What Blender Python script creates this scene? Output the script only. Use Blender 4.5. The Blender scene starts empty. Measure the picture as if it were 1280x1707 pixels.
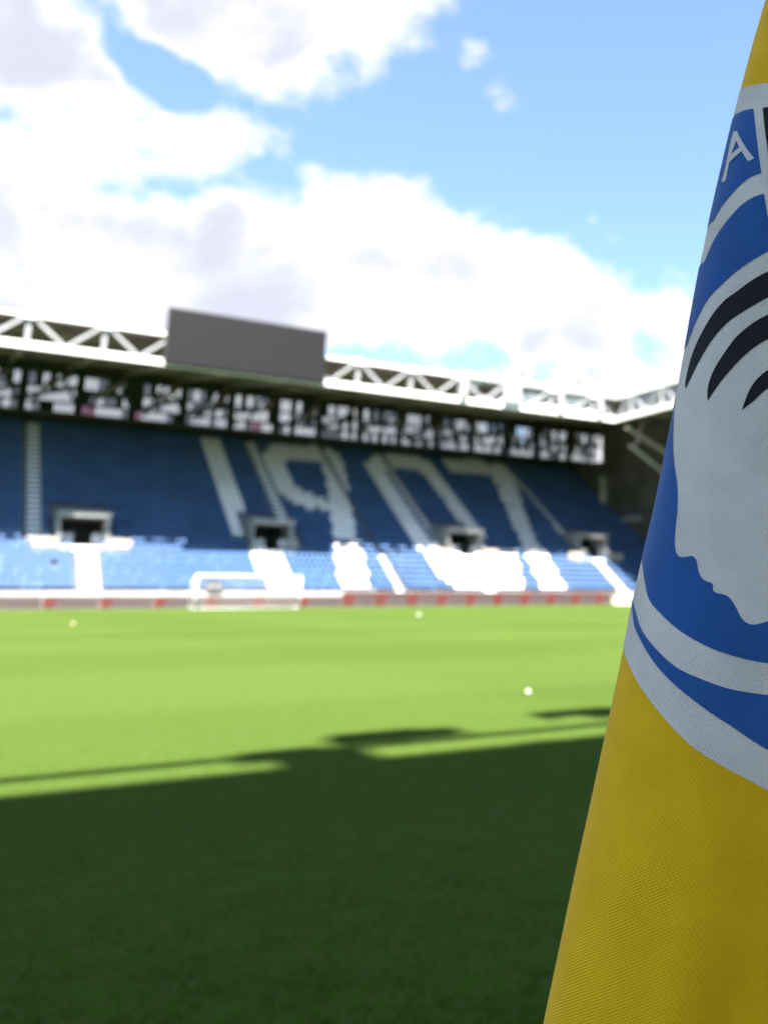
import bpy, bmesh, math, random
import numpy as np
from mathutils import Vector, Matrix

random.seed(7); rng = np.random.default_rng(7)
sc = bpy.context.scene
COL = sc.collection

# ------------------------------------------------------------------ camera
YAW, PITCH, F_PX, PX, PY, H = math.radians(34.8), math.radians(12.2), 1564.0, 1000.0, 652.0, 1.12
W0, H0 = 1280.0, 1707.0
fh = np.array([math.sin(YAW), math.cos(YAW), 0.0]); rt = np.array([math.cos(YAW), -math.sin(YAW), 0.0]); zz = np.array([0, 0, 1.0])
f3 = fh * math.cos(PITCH) + zz * math.sin(PITCH); u3 = -fh * math.sin(PITCH) + zz * math.cos(PITCH)
CAM = np.array([0, 0, H])
cd = bpy.data.cameras.new("camera"); cam = bpy.data.objects.new("camera", cd); COL.objects.link(cam)
cam.location = CAM
cam.rotation_euler = (math.pi / 2 + PITCH, 0, -YAW)
cd.sensor_fit = 'AUTO'; cd.sensor_width = 36.0
cd.lens = F_PX / H0 * 36.0
cd.shift_x = (W0 / 2 - PX) / H0
cd.shift_y = -(H0 / 2 - PY) / H0
cd.clip_start = 0.02; cd.clip_end = 4000
cd.dof.use_dof = True
FLAG_Q = 0.50
cd.dof.focus_distance = FLAG_Q + 0.012
cd.dof.aperture_fstop = 7.4
sc.camera = cam

def ray(x, y): return rt * (x - PX) / F_PX + u3 * (PY - y) / F_PX + f3
def on_y(x, y, Y): d = ray(x, y); return CAM + d * (Y / d[1])
def on_z(x, y, Z): d = ray(x, y); return CAM + d * ((Z - H) / d[2])
def proj(P):
    v = np.asarray(P) - CAM; dz = v @ f3
    return PX + F_PX * (v @ rt) / dz, PY - F_PX * (v @ u3) / dz

# ------------------------------------------------------------------ light
SX, SY = 0.30, 0.59                       # horizontal run of a sunbeam per metre of fall
EL = math.atan(1 / math.hypot(SX, SY)); ROT = math.atan2(-SX, -SY)
SKY_STRENGTH, SUN_STRENGTH, EXPOSURE = 0.055, 5.0, 2.6
sc.view_settings.view_transform = 'Standard'; sc.view_settings.look = 'None'
sc.view_settings.exposure = EXPOSURE; sc.view_settings.gamma = 1.0
sc.view_settings.use_curve_mapping = False
sc.cycles.use_denoising = True
sc.cycles.max_bounces = 8; sc.cycles.transparent_max_bounces = 12
sc.cycles.sample_clamp_indirect = 6.0

sl = bpy.data.lights.new("sun", 'SUN'); sun = bpy.data.objects.new("sun", sl); COL.objects.link(sun)
sl.energy = SUN_STRENGTH; sl.angle = math.radians(0.53); sl.color = (1.0, 0.93, 0.81)
sun.rotation_euler = Vector((SX, SY, -1)).to_track_quat('-Z', 'Y').to_euler()
sun.location = (-20, -40, 80)

class NT:
    def __init__(s, tree): s.t = tree; s.n = tree.nodes; s.l = tree.links
    def node(s, typ, **kw):
        n = s.n.new(typ)
        for k, v in kw.items(): setattr(n, k, v)
        return n
    def put(s, sock, v):
        if hasattr(v, 'is_output') or isinstance(v, bpy.types.NodeSocket): s.l.new(v, sock)
        else: sock.default_value = v
    def math(s, op, a, b=0.0, c=None, clamp=False):
        n = s.node('ShaderNodeMath', operation=op, use_clamp=clamp)
        s.put(n.inputs[0], a); s.put(n.inputs[1], b)
        if c is not None: s.put(n.inputs[2], c)
        return n.outputs[0]
    def vmath(s, op, a, b=None):
        n = s.node('ShaderNodeVectorMath', operation=op)
        s.put(n.inputs[0], a)
        if b is not None: s.put(n.inputs[1], b)
        return n.outputs['Value'] if op in ('DISTANCE', 'DOT_PRODUCT', 'LENGTH') else n.outputs[0]
    def mix(s, f, a, b, blend='MIX'):
        n = s.node('ShaderNodeMix', data_type='RGBA', blend_type=blend)
        s.put(n.inputs[0], f); s.put(n.inputs[6], a); s.put(n.inputs[7], b)
        return n.outputs[2]
    def smooth(s, v, lo, hi, a=0.0, b=1.0):
        n = s.node('ShaderNodeMapRange', interpolation_type='SMOOTHSTEP')
        s.put(n.inputs[0], v); n.inputs[1].default_value = lo; n.inputs[2].default_value = hi
        n.inputs[3].default_value = a; n.inputs[4].default_value = b
        return n.outputs[0]
    def noise(s, vec, scale, detail=4.0, rough=0.55, dist=0.0):
        n = s.node('ShaderNodeTexNoise')
        if vec is not None: s.l.new(vec, n.inputs['Vector'])
        n.inputs['Scale'].default_value = scale; n.inputs['Detail'].default_value = detail
        n.inputs['Roughness'].default_value = rough; n.inputs['Distortion'].default_value = dist
        return n.outputs[0]

# ---- sky with clouds, all as a function of direction only
world = bpy.data.worlds.new("World"); sc.world = world; world.use_nodes = True
w = NT(world.node_tree); w.n.clear()
tc = w.node('ShaderNodeTexCoord'); D = w.vmath('NORMALIZE', tc.outputs['Generated'])
sky = w.node('ShaderNodeTexSky', sky_type='NISHITA', sun_disc=False)
sky.sun_elevation = EL; sky.sun_rotation = ROT; sky.altitude = 250; sky.air_density = 1.0; sky.dust_density = 0.6; sky.ozone_density = 1.6
SQ = (1.0, 1.0, 1.35)
DS = w.vmath('MULTIPLY', D, SQ)
n_big = w.noise(DS, 7.5, 9.0, 0.56, 0.25)
n_fin = w.noise(DS, 24.0, 6.0, 0.6, 0.1)
turb = w.math('ADD', w.math('MULTIPLY', w.math('SUBTRACT', n_big, 0.5), 1.15), w.math('MULTIPLY', w.math('SUBTRACT', n_fin, 0.5), 0.55))
# cumulus heaps: (direction given through a photo pixel, radius in px)
heaps = [(60, 450, 190), (250, 480, 175), (430, 455, 165), (600, 400, 125), (720, 470, 150), (870, 510, 140), (990, 540, 125), (1110, 545, 110),
         (160, 255, 80), (300, 240, 75), (385, 225, 55), (30, 290, 80), (-80, 330, 150), (600, 560, 120), (420, 600, 160), (100, 600, 190),
         (50, 70, 120), (170, 130, 85), (230, 165, 40), (440, 20, 150), (590, 20, 110), (330, -40, 150), (600, -90, 150), (520, 105, 60), (-60, 0, 160),
         (852, 160, 14), (826, 152, 10), (775, 112, 8), (792, 84, 0), (985, 368, 10), (905, 332, 8), (1020, 400, 25), (830, 650, 90), (1010, 640, 120), (1180, 640, 120), (620, 690, 150), (250, 690, 220),
         (1400, 560, 190), (1650, 420, 220), (-420, 520, 240), (-520, 120, 220), (950, 760, 130), (1090, 790, 140), (800, 780, 130), (-1100, 300, 300), (2100, 250, 260)]
m = None
for (x, y, r) in heaps:
    d = ray(x, y); d = d / np.linalg.norm(d); c = tuple(float(d[i] * SQ[i]) for i in range(3))
    dist = w.vmath('DISTANCE', DS, c)
    v = w.math('MULTIPLY_ADD', dist, -F_PX / 1.12 / 210.0, r / 210.0)
    m = v if m is None else w.math('SMOOTH_MAX', m, v, 0.07)
for (x, y, r) in [(640, 592, 78), (575, 600, 50), (800, 588, 66), (215, 95, 62), (275, 130, 62), (325, 165, 50), (1085, 578, 52)]:      # thin places where the blue shows through
    d = ray(x, y); d = d / np.linalg.norm(d); c = tuple(float(d[i] * SQ[i]) for i in range(3))
    m = w.math('SUBTRACT', m, w.math('MAXIMUM', w.math('MULTIPLY_ADD', w.vmath('DISTANCE', DS, c), -F_PX / 1.12 / 150.0, r / 150.0), 0.0))
sepd = w.node('ShaderNodeSeparateXYZ'); w.l.new(D, sepd.inputs[0])
m = w.math('MAXIMUM', m, w.math('MULTIPLY_ADD', sepd.outputs[2], -0.9, 0.10))     # cloud banks thicken towards the horizon
dclear = ray(930, 190); dclear = dclear / np.linalg.norm(dclear)
gap = w.smooth(w.vmath('DISTANCE', D, tuple(float(c) for c in dclear)), 0.30, 0.62, -0.34, -0.04)   # the sky is open in one direction, broken cloud added elsewhere, out of view, to brighten the flag
m = w.math('MAXIMUM', w.math('MINIMUM', m, 0.55), gap)
dens_in = w.math('ADD', m, turb)
dens = w.smooth(dens_in, -0.08, 0.22)
thick = w.smooth(dens_in, 0.05, 0.45)
sh = None                                    # greyer bellies of the heaps
for (x, y, r) in [(270, 350, 110), (370, 355, 70), (160, 335, 80), (250, 50, 150), (430, 70, 120), (60, 120, 90), (740, 450, 80), (640, 440, 60), (480, 540, 90), (930, 590, 70), (60, 480, 60), (-200, 450, 200), (1400, 600, 160), (-300, 150, 160)]:
    d = ray(x, y); d = d / np.linalg.norm(d); c = tuple(float(d[i] * SQ[i]) for i in range(3))
    v = w.math('MULTIPLY_ADD', w.vmath('DISTANCE', DS, c), -F_PX / 1.12 / 200.0, r / 200.0)
    sh = v if sh is None else w.math('SMOOTH_MAX', sh, v, 0.1)
shn = w.noise(w.vmath('ADD', DS, (0.3, 0.0, 0.035)), 6.5, 7.0, 0.58, 0.4)
shade = w.smooth(w.math('MULTIPLY_ADD', shn, 2.2, w.math('MINIMUM', w.math('MAXIMUM', sh, -0.10), 0.28)), 0.72, 1.55)
CL = 1.06 / (SKY_STRENGTH * 2 ** EXPOSURE)
lit_c = (1.16 * CL, 1.16 * CL, 1.16 * CL, 1); dim_c = (0.76 * CL, 0.77 * CL, 0.895 * CL, 1)
ccol = w.mix(w.math('MULTIPLY', shade, thick), lit_c, dim_c)
veil = w.mix(0.15, w.mix(1.0, sky.outputs[0], (0.84, 1.02, 1.06, 1), 'MULTIPLY'), (0.86 * CL, 0.95 * CL, 1.03 * CL, 1))          # thin high haze over the blue
final = w.mix(w.math('MULTIPLY', dens, 0.97), veil, ccol)
bg = w.node('ShaderNodeBackground'); w.l.new(final, bg.inputs[0]); bg.inputs[1].default_value = SKY_STRENGTH
wo = w.node('ShaderNodeOutputWorld'); w.l.new(bg.outputs[0], wo.inputs[0])

# ------------------------------------------------------------------ materials
def material(name, col, rough=0.6, var=0.12, scale=3.0, bump=0.0, bscale=None, metal=0.0, spec=0.5, coord='Object'):
    mt = bpy.data.materials.new(name); mt.use_nodes = True
    t = NT(mt.node_tree); b = t.n['Principled BSDF']
    co = t.node('ShaderNodeTexCoord').outputs[coord]
    n = t.noise(co, scale, 5.0, 0.6)
    lo = tuple(c * (1 - var) for c in col) + (1,); hi = tuple(min(1, c * (1 + var)) for c in col) + (1,)
    t.l.new(t.mix(t.smooth(n, 0.3, 0.7), lo, hi), b.inputs['Base Color'])
    b.inputs['Roughness'].default_value = rough; b.inputs['Metallic'].default_value = metal
    b.inputs['Specular IOR Level'].default_value = spec
    if bump:
        bn = t.node('ShaderNodeBump'); bn.inputs['Strength'].default_value = bump; bn.inputs['Distance'].default_value = 0.01
        t.l.new(t.noise(co, bscale or scale * 6, 4.0), bn.inputs['Height']); t.l.new(bn.outputs[0], b.inputs['Normal'])
    return mt

M = dict(
    concrete=material('concrete', (0.36, 0.35, 0.345), 0.85, 0.18, 0.6, 0.3, 8),
    step=material('painted_step_concrete', (0.74, 0.74, 0.77), 0.8, 0.14, 1.2),
    terrace=material('terrace_concrete', (0.11, 0.125, 0.155), 0.85, 0.2, 0.5),
    endw=material('end_wall_cladding', (0.085, 0.078, 0.072), 0.8, 0.3, 0.35),
    vom=material('entrance_concrete', (0.21, 0.215, 0.225), 0.85, 0.15, 0.7),
    wall=material('dark_rear_wall', (0.045, 0.045, 0.05), 0.8, 0.2, 0.4),
    white=material('white_painted_steel', (0.78, 0.78, 0.78), 0.45, 0.05, 0.8),
    grey=material('galvanised_steel', (0.285, 0.295, 0.325), 0.5, 0.10, 1.0),
    roof=material('roof_sheet', (0.15, 0.105, 0.10), 0.7, 0.25, 0.3),
    strut=material('brown_grey_steel', (0.36, 0.30, 0.27), 0.6, 0.15, 0.8),
    seat=material('blue_plastic', (0.051, 0.121, 0.285), 0.5, 0.16, 0.35, spec=0.5),
    seatw=material('white_plastic', (0.87, 0.85, 0.90), 0.42, 0.06, 0.5),
    screen=material('dark_led_panel', (0.0100, 0.0094, 0.0125), 0.6, 0.06, 0.5, spec=0.2),
    black=material('black_metal', (0.02, 0.02, 0.022), 0.5, 0.1),
    red=material('board_red_print', (0.085, 0.018, 0.018), 0.5, 0.08, 0.8),
    dred=material('board_dark_red_print', (0.055, 0.012, 0.013), 0.5, 0.08, 0.8),
    pale=material('board_pale_print', (0.068, 0.050, 0.053), 0.5, 0.06, 0.8),
    grypr=material('board_grey_print', (0.055, 0.042, 0.045), 0.5, 0.06, 0.8),
    cream=material('cream_panel', (0.72, 0.68, 0.55), 0.6, 0.06, 0.8),
    sand=material('sandy_concrete', (0.38, 0.31, 0.26), 0.8, 0.15, 0.8),
    net=material('white_net_cord', (0.75, 0.75, 0.75), 0.7, 0.03),
    ball=material('white_leather', (0.46, 0.46, 0.44), 0.6, 0.04, 8.0),
    ballp=material('peach_leather', (0.40, 0.33, 0.23), 0.45, 0.05, 8.0),
    violet=material('violet_grey_paint', (0.12, 0.11, 0.17), 0.5, 0.1),
    olive=material('olive_jacket', (0.33, 0.34, 0.08), 0.8, 0.1),
    pole=material('yellow_pole_plastic', (0.62, 0.48, 0.03), 0.4, 0.05),
)
def glass(name, tint):
    mt = bpy.data.materials.new(name); mt.use_nodes = True; t = NT(mt.node_tree); t.n.clear()
    tr = t.node('ShaderNodeBsdfTransparent'); tr.inputs[0].default_value = tint + (1,)
    gl = t.node('ShaderNodeBsdfGlossy'); gl.inputs['Roughness'].default_value = 0.05
    fr = t.node('ShaderNodeFresnel'); fr.inputs[0].default_value = 1.45
    mx = t.node('ShaderNodeMixShader'); t.l.new(t.math('MULTIPLY', fr.outputs[0], 0.6), mx.inputs[0]); t.l.new(tr.outputs[0], mx.inputs[1]); t.l.new(gl.outputs[0], mx.inputs[2])
    o = t.node('ShaderNodeOutputMaterial'); t.l.new(mx.outputs[0], o.inputs[0]); return mt
M['pane'] = glass('clear_pane', (0.95, 0.96, 0.98)); M['panep'] = glass('rose_pane', (0.62, 0.45, 0.53)); M['paneg'] = glass('dusty_pane', (0.48, 0.50, 0.54))

# grass
def grass_material():
    mt = bpy.data.materials.new('mown_turf'); mt.use_nodes = True; t = NT(mt.node_tree); b = t.n['Principled BSDF']
    co = t.node('ShaderNodeTexCoord').outputs['Object']
    sp = t.node('ShaderNodeSeparateXYZ'); t.l.new(co, sp.inputs[0])
    def band(axis, width, off):
        s_ = t.math('SINE', t.math('MULTIPLY_ADD', sp.outputs[axis], math.pi / width, off)); return t.smooth(s_, -0.25, 0.25)
    bands = t.math('ADD', t.math('MULTIPLY', band(1, 5.5, 0.4), 0.62), t.math('MULTIPLY', band(0, 5.5, 0.0), 0.38))
    col = t.mix(bands, (0.046, 0.076, 0.0195, 1), (0.063, 0.096, 0.0255, 1))
    n1 = t.noise(co, 0.35, 5.0, 0.6); n2 = t.noise(co, 7.0, 5.0, 0.65); n3 = t.noise(co, 90.0, 3.0, 0.6)
    col = t.mix(t.smooth(n1, 0.3, 0.7, 0.0, 0.35), col, (0.070, 0.101, 0.022, 1))
    col = t.mix(t.smooth(n2, 0.35, 0.7, 0.0, 0.6), col, (0.038, 0.070, 0.011, 1))
    col = t.mix(t.smooth(n3, 0.35, 0.7, 0.0, 0.5), col, (0.038, 0.068, 0.010, 1))
    t.l.new(col, b.inputs['Base Color']); b.inputs['Roughness'].default_value = 0.9; b.inputs['Specular IOR Level'].default_value = 0.0
    bn = t.node('ShaderNodeBump'); bn.inputs['Strength'].default_value = 0.6; bn.inputs['Distance'].default_value = 0.02
    t.l.new(t.math('ADD', n3, n2), bn.inputs['Height']); t.l.new(bn.outputs[0], b.inputs['Normal'])
    return mt
M['grass'] = grass_material()
def blade_material():
    mt = bpy.data.materials.new('grass_blade'); mt.use_nodes = True; t = NT(mt.node_tree); b = t.n['Principled BSDF']
    co = t.node('ShaderNodeTexCoord').outputs['Object']
    n1 = t.noise(co, 60.0, 2.0); n2 = t.noise(co, 4.5, 5.0, 0.72)
    col = t.mix(t.smooth(n1, 0.3, 0.7), (0.037, 0.092, 0.0040, 1), (0.043, 0.104, 0.0050, 1))
    col = t.mix(t.smooth(n2, 0.36, 0.62, 0.0, 0.95), col, (0.082, 0.185, 0.012, 1))
    t.l.new(col, b.inputs['Base Color']); b.inputs['Roughness'].default_value = 0.7; b.inputs['Specular IOR Level'].default_value = 0.01
    tl = t.node('ShaderNodeBsdfTranslucent'); t.l.new(col, tl.inputs[0])
    mx = t.node('ShaderNodeMixShader'); mx.inputs[0].default_value = 0.42
    t.l.new(b.outputs[0], mx.inputs[1]); t.l.new(tl.outputs[0], mx.inputs[2]); t.l.new(mx.outputs[0], t.n['Material Output'].inputs[0])
    return mt
M['blade'] = blade_material()

# ------------------------------------------------------------------ helpers
def tag(o, label=None, cat=None, group=None, kind=None):
    if label: o['label'] = label
    if cat: o['category'] = cat
    if group: o['group'] = group
    if kind: o['kind'] = kind
    return o
def empty(name, loc=(0, 0, 0)):
    o = bpy.data.objects.new(name, None); o.empty_display_size = 0.2; o.location = loc; COL.objects.link(o); return o
def attach(o, parent):
    o.parent = parent; o.matrix_parent_inverse = Matrix.Translation(-Vector(parent.location)) if parent.type == 'EMPTY' else Matrix.Identity(4)
    return o
class MB:
    def __init__(s): s.v = []; s.f = []; s.mi = []
    def hexa(s, c, mi=0):
        n = len(s.v); s.v += [tuple(p) for p in c]
        for q in ((0, 3, 2, 1), (4, 5, 6, 7), (0, 1, 5, 4), (1, 2, 6, 5), (2, 3, 7, 6), (3, 0, 4, 7)): s.f.append(tuple(n + i for i in q)); s.mi.append(mi)
        return s
    def box(s, x0, x1, y0, y1, z0, z1, mi=0):
        return s.hexa([(x0, y0, z0), (x1, y0, z0), (x1, y1, z0), (x0, y1, z0), (x0, y0, z1), (x1, y0, z1), (x1, y1, z1), (x0, y1, z1)], mi)
    def prism(s, poly, axis, a, b, mi=0):       # polygon in the two other axes, extruded along axis
        def P(u, v, t): return {0: (t, u, v), 1: (u, t, v), 2: (u, v, t)}[axis]
        n = len(s.v); k = len(poly)
        s.v += [P(u, v, a) for u, v in poly] + [P(u, v, b) for u, v in poly]
        s.f += [tuple(range(n, n + k)), tuple(range(n + 2 * k - 1, n + k - 1, -1))]; s.mi += [mi, mi]
        for i in range(k): s.f.append((n + i, n + (i + 1) % k, n + k + (i + 1) % k, n + k + i)); s.mi.append(mi)
        return s
    def beam(s, A, B, wd, ht, mi=0, up=(0, 0, 1)):
        A = Vector(A); B = Vector(B); d = (B - A).normalized(); sd = d.cross(Vector(up))
        if sd.length < 1e-4: sd = d.cross(Vector((0, 1, 0)))
        sd.normalize(); u = sd.cross(d).normalized(); c = []
        for P in (A, B):
            for a_, b_ in ((-1, -1), (1, -1), (1, 1), (-1, 1)): c.append(P + sd * (a_ * wd / 2) + u * (b_ * ht / 2))
        return s.hexa(c, mi)
    def tube(s, A, B, r, n=12, mi=0, r2=None):
        A = Vector(A); B = Vector(B); d = (B - A).normalized(); x = d.orthogonal().normalized(); y = d.cross(x); k = len(s.v)
        for P, rr in ((A, r), (B, r2 if r2 is not None else r)):
            for i in range(n): t = 2 * math.pi * i / n; s.v.append(tuple(P + x * (rr * math.cos(t)) + y * (rr * math.sin(t))))
        for i in range(n): s.f.append((k + i, k + (i + 1) % n, k + n + (i + 1) % n, k + n + i)); s.mi.append(mi)
        s.f += [tuple(range(k + n - 1, k - 1, -1)), tuple(range(k + n, k + 2 * n))]; s.mi += [mi, mi]
        return s
    def mesh(s, name, mats):
        me = bpy.data.meshes.new(name); me.from_pydata(s.v, [], s.f)
        for m_ in (mats if isinstance(mats, (list, tuple)) else [mats]): me.materials.append(m_)
        if any(s.mi): me.polygons.foreach_set('material_index', s.mi)
        bm = bmesh.new(); bm.from_mesh(me); bmesh.ops.recalc_face_normals(bm, faces=bm.faces); bm.to_mesh(me); bm.free()
        return me
    def build(s, name, mats, parent=None, smooth=False, bevel=0.0):
        me = s.mesh(name, mats)
        if smooth:
            for p_ in me.polygons: p_.use_smooth = True
        o = bpy.data.objects.new(name, me); COL.objects.link(o)
        if parent is not None: attach(o, parent)
        if bevel:
            b = o.modifiers.new('bevel', 'BEVEL'); b.width = bevel; b.segments = 2; b.limit_method = 'ANGLE'
        return o
def dup(o, loc, parent=None):
    c = o.copy(); COL.objects.link(c); c.location = loc
    if parent is not None: attach(c, parent)
    for ch in o.children:
        d = ch.copy(); COL.objects.link(d); d.parent = c
        for g in ch.children:
            e = g.copy(); COL.objects.link(e); e.parent = d
    return c
def link_mesh(name, me, parent, loc=(0, 0, 0), rz=0.0):
    o = bpy.data.objects.new(name, me); COL.objects.link(o); attach(o, parent); o.location = loc; o.rotation_euler = (0, 0, rz); return o

# ------------------------------------------------------------------ ground
g = MB(); S = 3000
g.v = [(-S, -S, 0), (S, -S, 0), (S, S, 0), (-S, S, 0)]; g.f = [(0, 1, 2, 3)]; g.mi = [0]
ground = g.build('pitch', M['grass']); tag(ground, 'mown green football pitch, sunlit beyond a broad shadow', None, None, 'structure')

# ------------------------------------------------------------------ far grandstand
Y0, Z0, RUN, RISE, NROW = 82.3, 1.3, 0.80, 0.52, 32
XL, XR = -30.0, 70.0
YB = Y0 + RUN * NROW                     # rear wall
far = empty('grandstand', (20, 82, 0))
tag(far, 'wide roofed grandstand of blue seats with white seats spelling 1907', 'grandstand')
VOMS = [(7.9, 11.2), (23.2, 26.4), (42.6, 46.0), (58.6, 62.0)]
V_K0, V_K1 = 7, 12                       # terrace rows cut by the entrances
AIS_UP = [(5.7, 6.7, True), (26.7, 27.6, True), (34.78, 34.8, False), (41.75, 42.55, True), (58.75, 59.6, True), (-13.6, -12.6, True)]
AIS_LOW = [(9.2, 10.6), (24.4, 25.7), (34.9, 35.4), (44.0, 45.0), (60.0, 61.0), (-10.5, -9.3)]
for k in range(NROW):
    y, z = Y0 + RUN * k, Z0 + RISE * k
    cuts = [XL] + ([c for v in VOMS for c in v] if V_K0 <= k <= V_K1 else []) + [XR]
    tb = MB()
    for i in range(0, len(cuts), 2): tb.box(cuts[i], cuts[i + 1], y, y + RUN - 0.002, z - RISE - 0.25, z)
    tb.build('terrace_row', M['terrace'], far)
fw = MB().box(XL, XR, 81.85, Y0 - 0.003, 0, Z0 + 0.05); fw.build('front_wall', M['concrete'], far)
# stairs
st_cache = {}
def step_mesh(wd):
    if wd not in st_cache:
        s_ = MB().box(0, wd, 0.0, RUN * 0.5, 0.004, RISE * 0.02 + 0.03).box(0, wd, RUN * 0.5, RUN - 0.004, 0.004, RISE * 0.52)
        st_cache[wd] = s_.mesh('stair_step', M['step'])
    return st_cache[wd]
for (x0, x1, pale) in AIS_UP:
    if not pale: continue
    sw = MB().box(x0 - 0.02, x1 + 0.02, Y0 + RUN * V_K0, YB, Z0, Z0 + 0.001)
    for k in range(V_K0, NROW): link_mesh('stair_step', step_mesh(round(x1 - x0, 3)), far, (x0, Y0 + RUN * k, Z0 + RISE * k))
for (x0, x1) in AIS_LOW:
    for k in range(0, V_K0): link_mesh('stair_step', step_mesh(round(x1 - x0, 3)), far, (x0, Y0 + RUN * k, Z0 + RISE * k))
# entrances in the seating
for i, (x0, x1) in enumerate(VOMS):
    yf, zf, zt, yb = Y0 + RUN * V_K0 - 0.05, Z0 + RISE * (V_K0 - 1) + 0.55, 7.75, Y0 + RUN * (V_K1 + 1)
    ent = MB().box(x0, x1, yf - 0.3, yb + 4, zf - 0.4, zf - 0.01).build('entrance', M['step'], far)
    for a_, b_ in ((x0 - 0.28, x0), (x1, x1 + 0.28)):
        MB().prism([(yf - 0.55, zf - 1.0), (yb + 0.2, zf - 1.0), (yb + 0.2, zt + 0.3), (yf + 0.3, zt - 0.42), (yf + 0.3, zf + 0.95), (yf - 0.55, zf + 0.95)], 0, a_, b_).build('side_wall', M['vom'], ent)
    MB().prism([(yf + 0.05, zt - 0.40), (yb + 0.2, zt - 0.40), (yb + 0.2, zt + 0.02), (yf + 0.05, zt + 0.02)], 0, x0 - 0.33, x1 + 0.33).build('lintel', M['vom'], ent)
    MB().box(x0 - 0.2, x1 + 0.2, yb + 1.2, yb + 1.4, zf, zt + 0.3).build('dark_void_panel', M['wall'], ent)  # dark panel standing in for the unlit depth of the passage
    dw = (x1 - x0) / 2
    MB().box(x0 + dw * 0.55, x0 + dw * 0.62, yf + 0.2, yf + 0.3, zf, zf + 1.05).box(x0, x0 + dw * 0.6, yf + 0.2, yf + 0.28, zf + 0.25, zf + 1.0).build('rail_panel', M['grey'], ent)
    MB().box(x1 - dw * 0.6, x1, yf + 0.2, yf + 0.28, zf + 0.2, zf + 1.0).build('rail_panel', M['grey'], ent)
    if i != 1:
        MB().box(x0 - 1.9, x0 - 0.29, yf - 0.30, yf - 0.12, zf - 0.6, zf + 0.62).build('low_wall', M['sand'], ent)
        MB().box(x1 + 0.29, x1 + 2.0, yf - 0.30, yf - 0.12, zf - 0.6, zf + 0.62).build('low_wall', M['sand'], ent)

# ---- seats: white ones spell 1907 (areas traced on the rake, tested per seat)
DIG = [
    [(414, 914), (456, 914), (505, 985), (450, 985)],
    [(437, 765), (445, 747), (462, 739), (532, 742), (558, 752), (573, 770), (578, 800), (586, 840), (594, 901), (560, 901), (552, 855), (546, 804), (545, 788), (536, 770), (479, 766), (471, 772), (487, 800), (497, 811), (521, 825), (544, 825), (546, 848), (513, 849), (481, 828), (466, 819)],
    [(558, 903), (600, 903), (620, 987), (573, 987)],
    [(613, 784), (614, 770), (622, 760), (648, 757), (681, 757), (710, 767), (724, 778), (738, 796), (718, 800), (698, 781), (655, 777), (640, 790), (616, 790)],
    [(698, 905), (728, 905), (764, 917), (862, 917), (872, 985), (775, 987), (738, 962)],
    [(738, 763), (790, 765), (836, 772), (851, 787), (896, 909), (872, 909), (846, 845), (820, 791), (750, 785)],
    [(872, 908), (902, 908), (945, 987), (908, 987)],
]
STRIPS = [(21.75, 23.95, 9, 30), (39.25, 41.25, 7, 27), (46.2, 48.4, 10, 26)]        # straight strokes: x from, x to, first row, last row
def inside(px, py, poly):
    r_ = False; n = len(poly)
    for i in range(n):
        (x1, y1), (x2, y2) = poly[i], poly[(i + 1) % n]
        if (y1 > py) != (y2 > py) and px < (x2 - x1) * (py - y1) / (y2 - y1) + x1: r_ = not r_
    return r_
def seat_mb():
    s_ = MB()
    s_.hexa([(-.21, -.20, .40), (.21, -.20, .40), (.20, .17, .37), (-.20, .17, .37), (-.22, -.22, .445), (.22, -.22, .445), (.21, .19, .415), (-.21, .19, .415)])
    s_.hexa([(-.21, .15, .42), (.21, .15, .42), (.21, .20, .42), (-.21, .20, .42), (-.19, .23, .83), (.19, .23, .83), (.19, .27, .82), (-.19, .27, .82)])
    s_.box(-.05, .05, .0, .24, 0.0, .375)
    return s_
def seat_up_mb():                             # pan folded up
    s_ = MB()
    s_.hexa([(-.21, .04, .42), (.21, .04, .42), (.21, .08, .42), (-.21, .08, .42), (-.20, .13, .78), (.20, .13, .78), (.20, .17, .78), (-.20, .17, .78)])
    s_.hexa([(-.21, .15, .42), (.21, .15, .42), (.21, .20, .42), (-.21, .20, .42), (-.19, .23, .83), (.19, .23, .83), (.19, .27, .82), (-.19, .27, .82)])
    s_.box(-.05, .05, .0, .24, 0.0, .375)
    return s_
SB, SWH = seat_mb(), seat_mb()
seat_blue, seat_white, seat_fold = SB.mesh('blue_seat', M['seat']), SWH.mesh('white_seat', M['seatw']), seat_up_mb().mesh('blue_seat_folded', M['seat'])
spots = {0: [], 1: []}
for k in range(NROW):
    y, z = Y0 + RUN * k + 0.42, Z0 + RISE * k
    ais = [(a_, b_) for a_, b_, _ in AIS_UP] if k >= V_K0 else AIS_LOW
    vo = [(a_ - 0.3, b_ + 0.3) for a_, b_ in VOMS] if V_K0 <= k <= V_K1 + 1 else []
    for x in np.arange(XL + 0.5, XR - 0.4, 0.5):
        if any(a_ - 0.22 < x < b_ + 0.22 for a_, b_ in ais + vo): continue
        if rng.random() < 0.006: continue
        qx, qy = proj((x, y, z + 0.6))
        spots[int(any(inside(qx + o_, qy, pl) for pl in DIG for o_ in (-1, 1)) or any(a_ <= x <= b_ and c_ <= k <= d_ for a_, b_, c_, d_ in STRIPS))].append((x, y, z))
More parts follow.
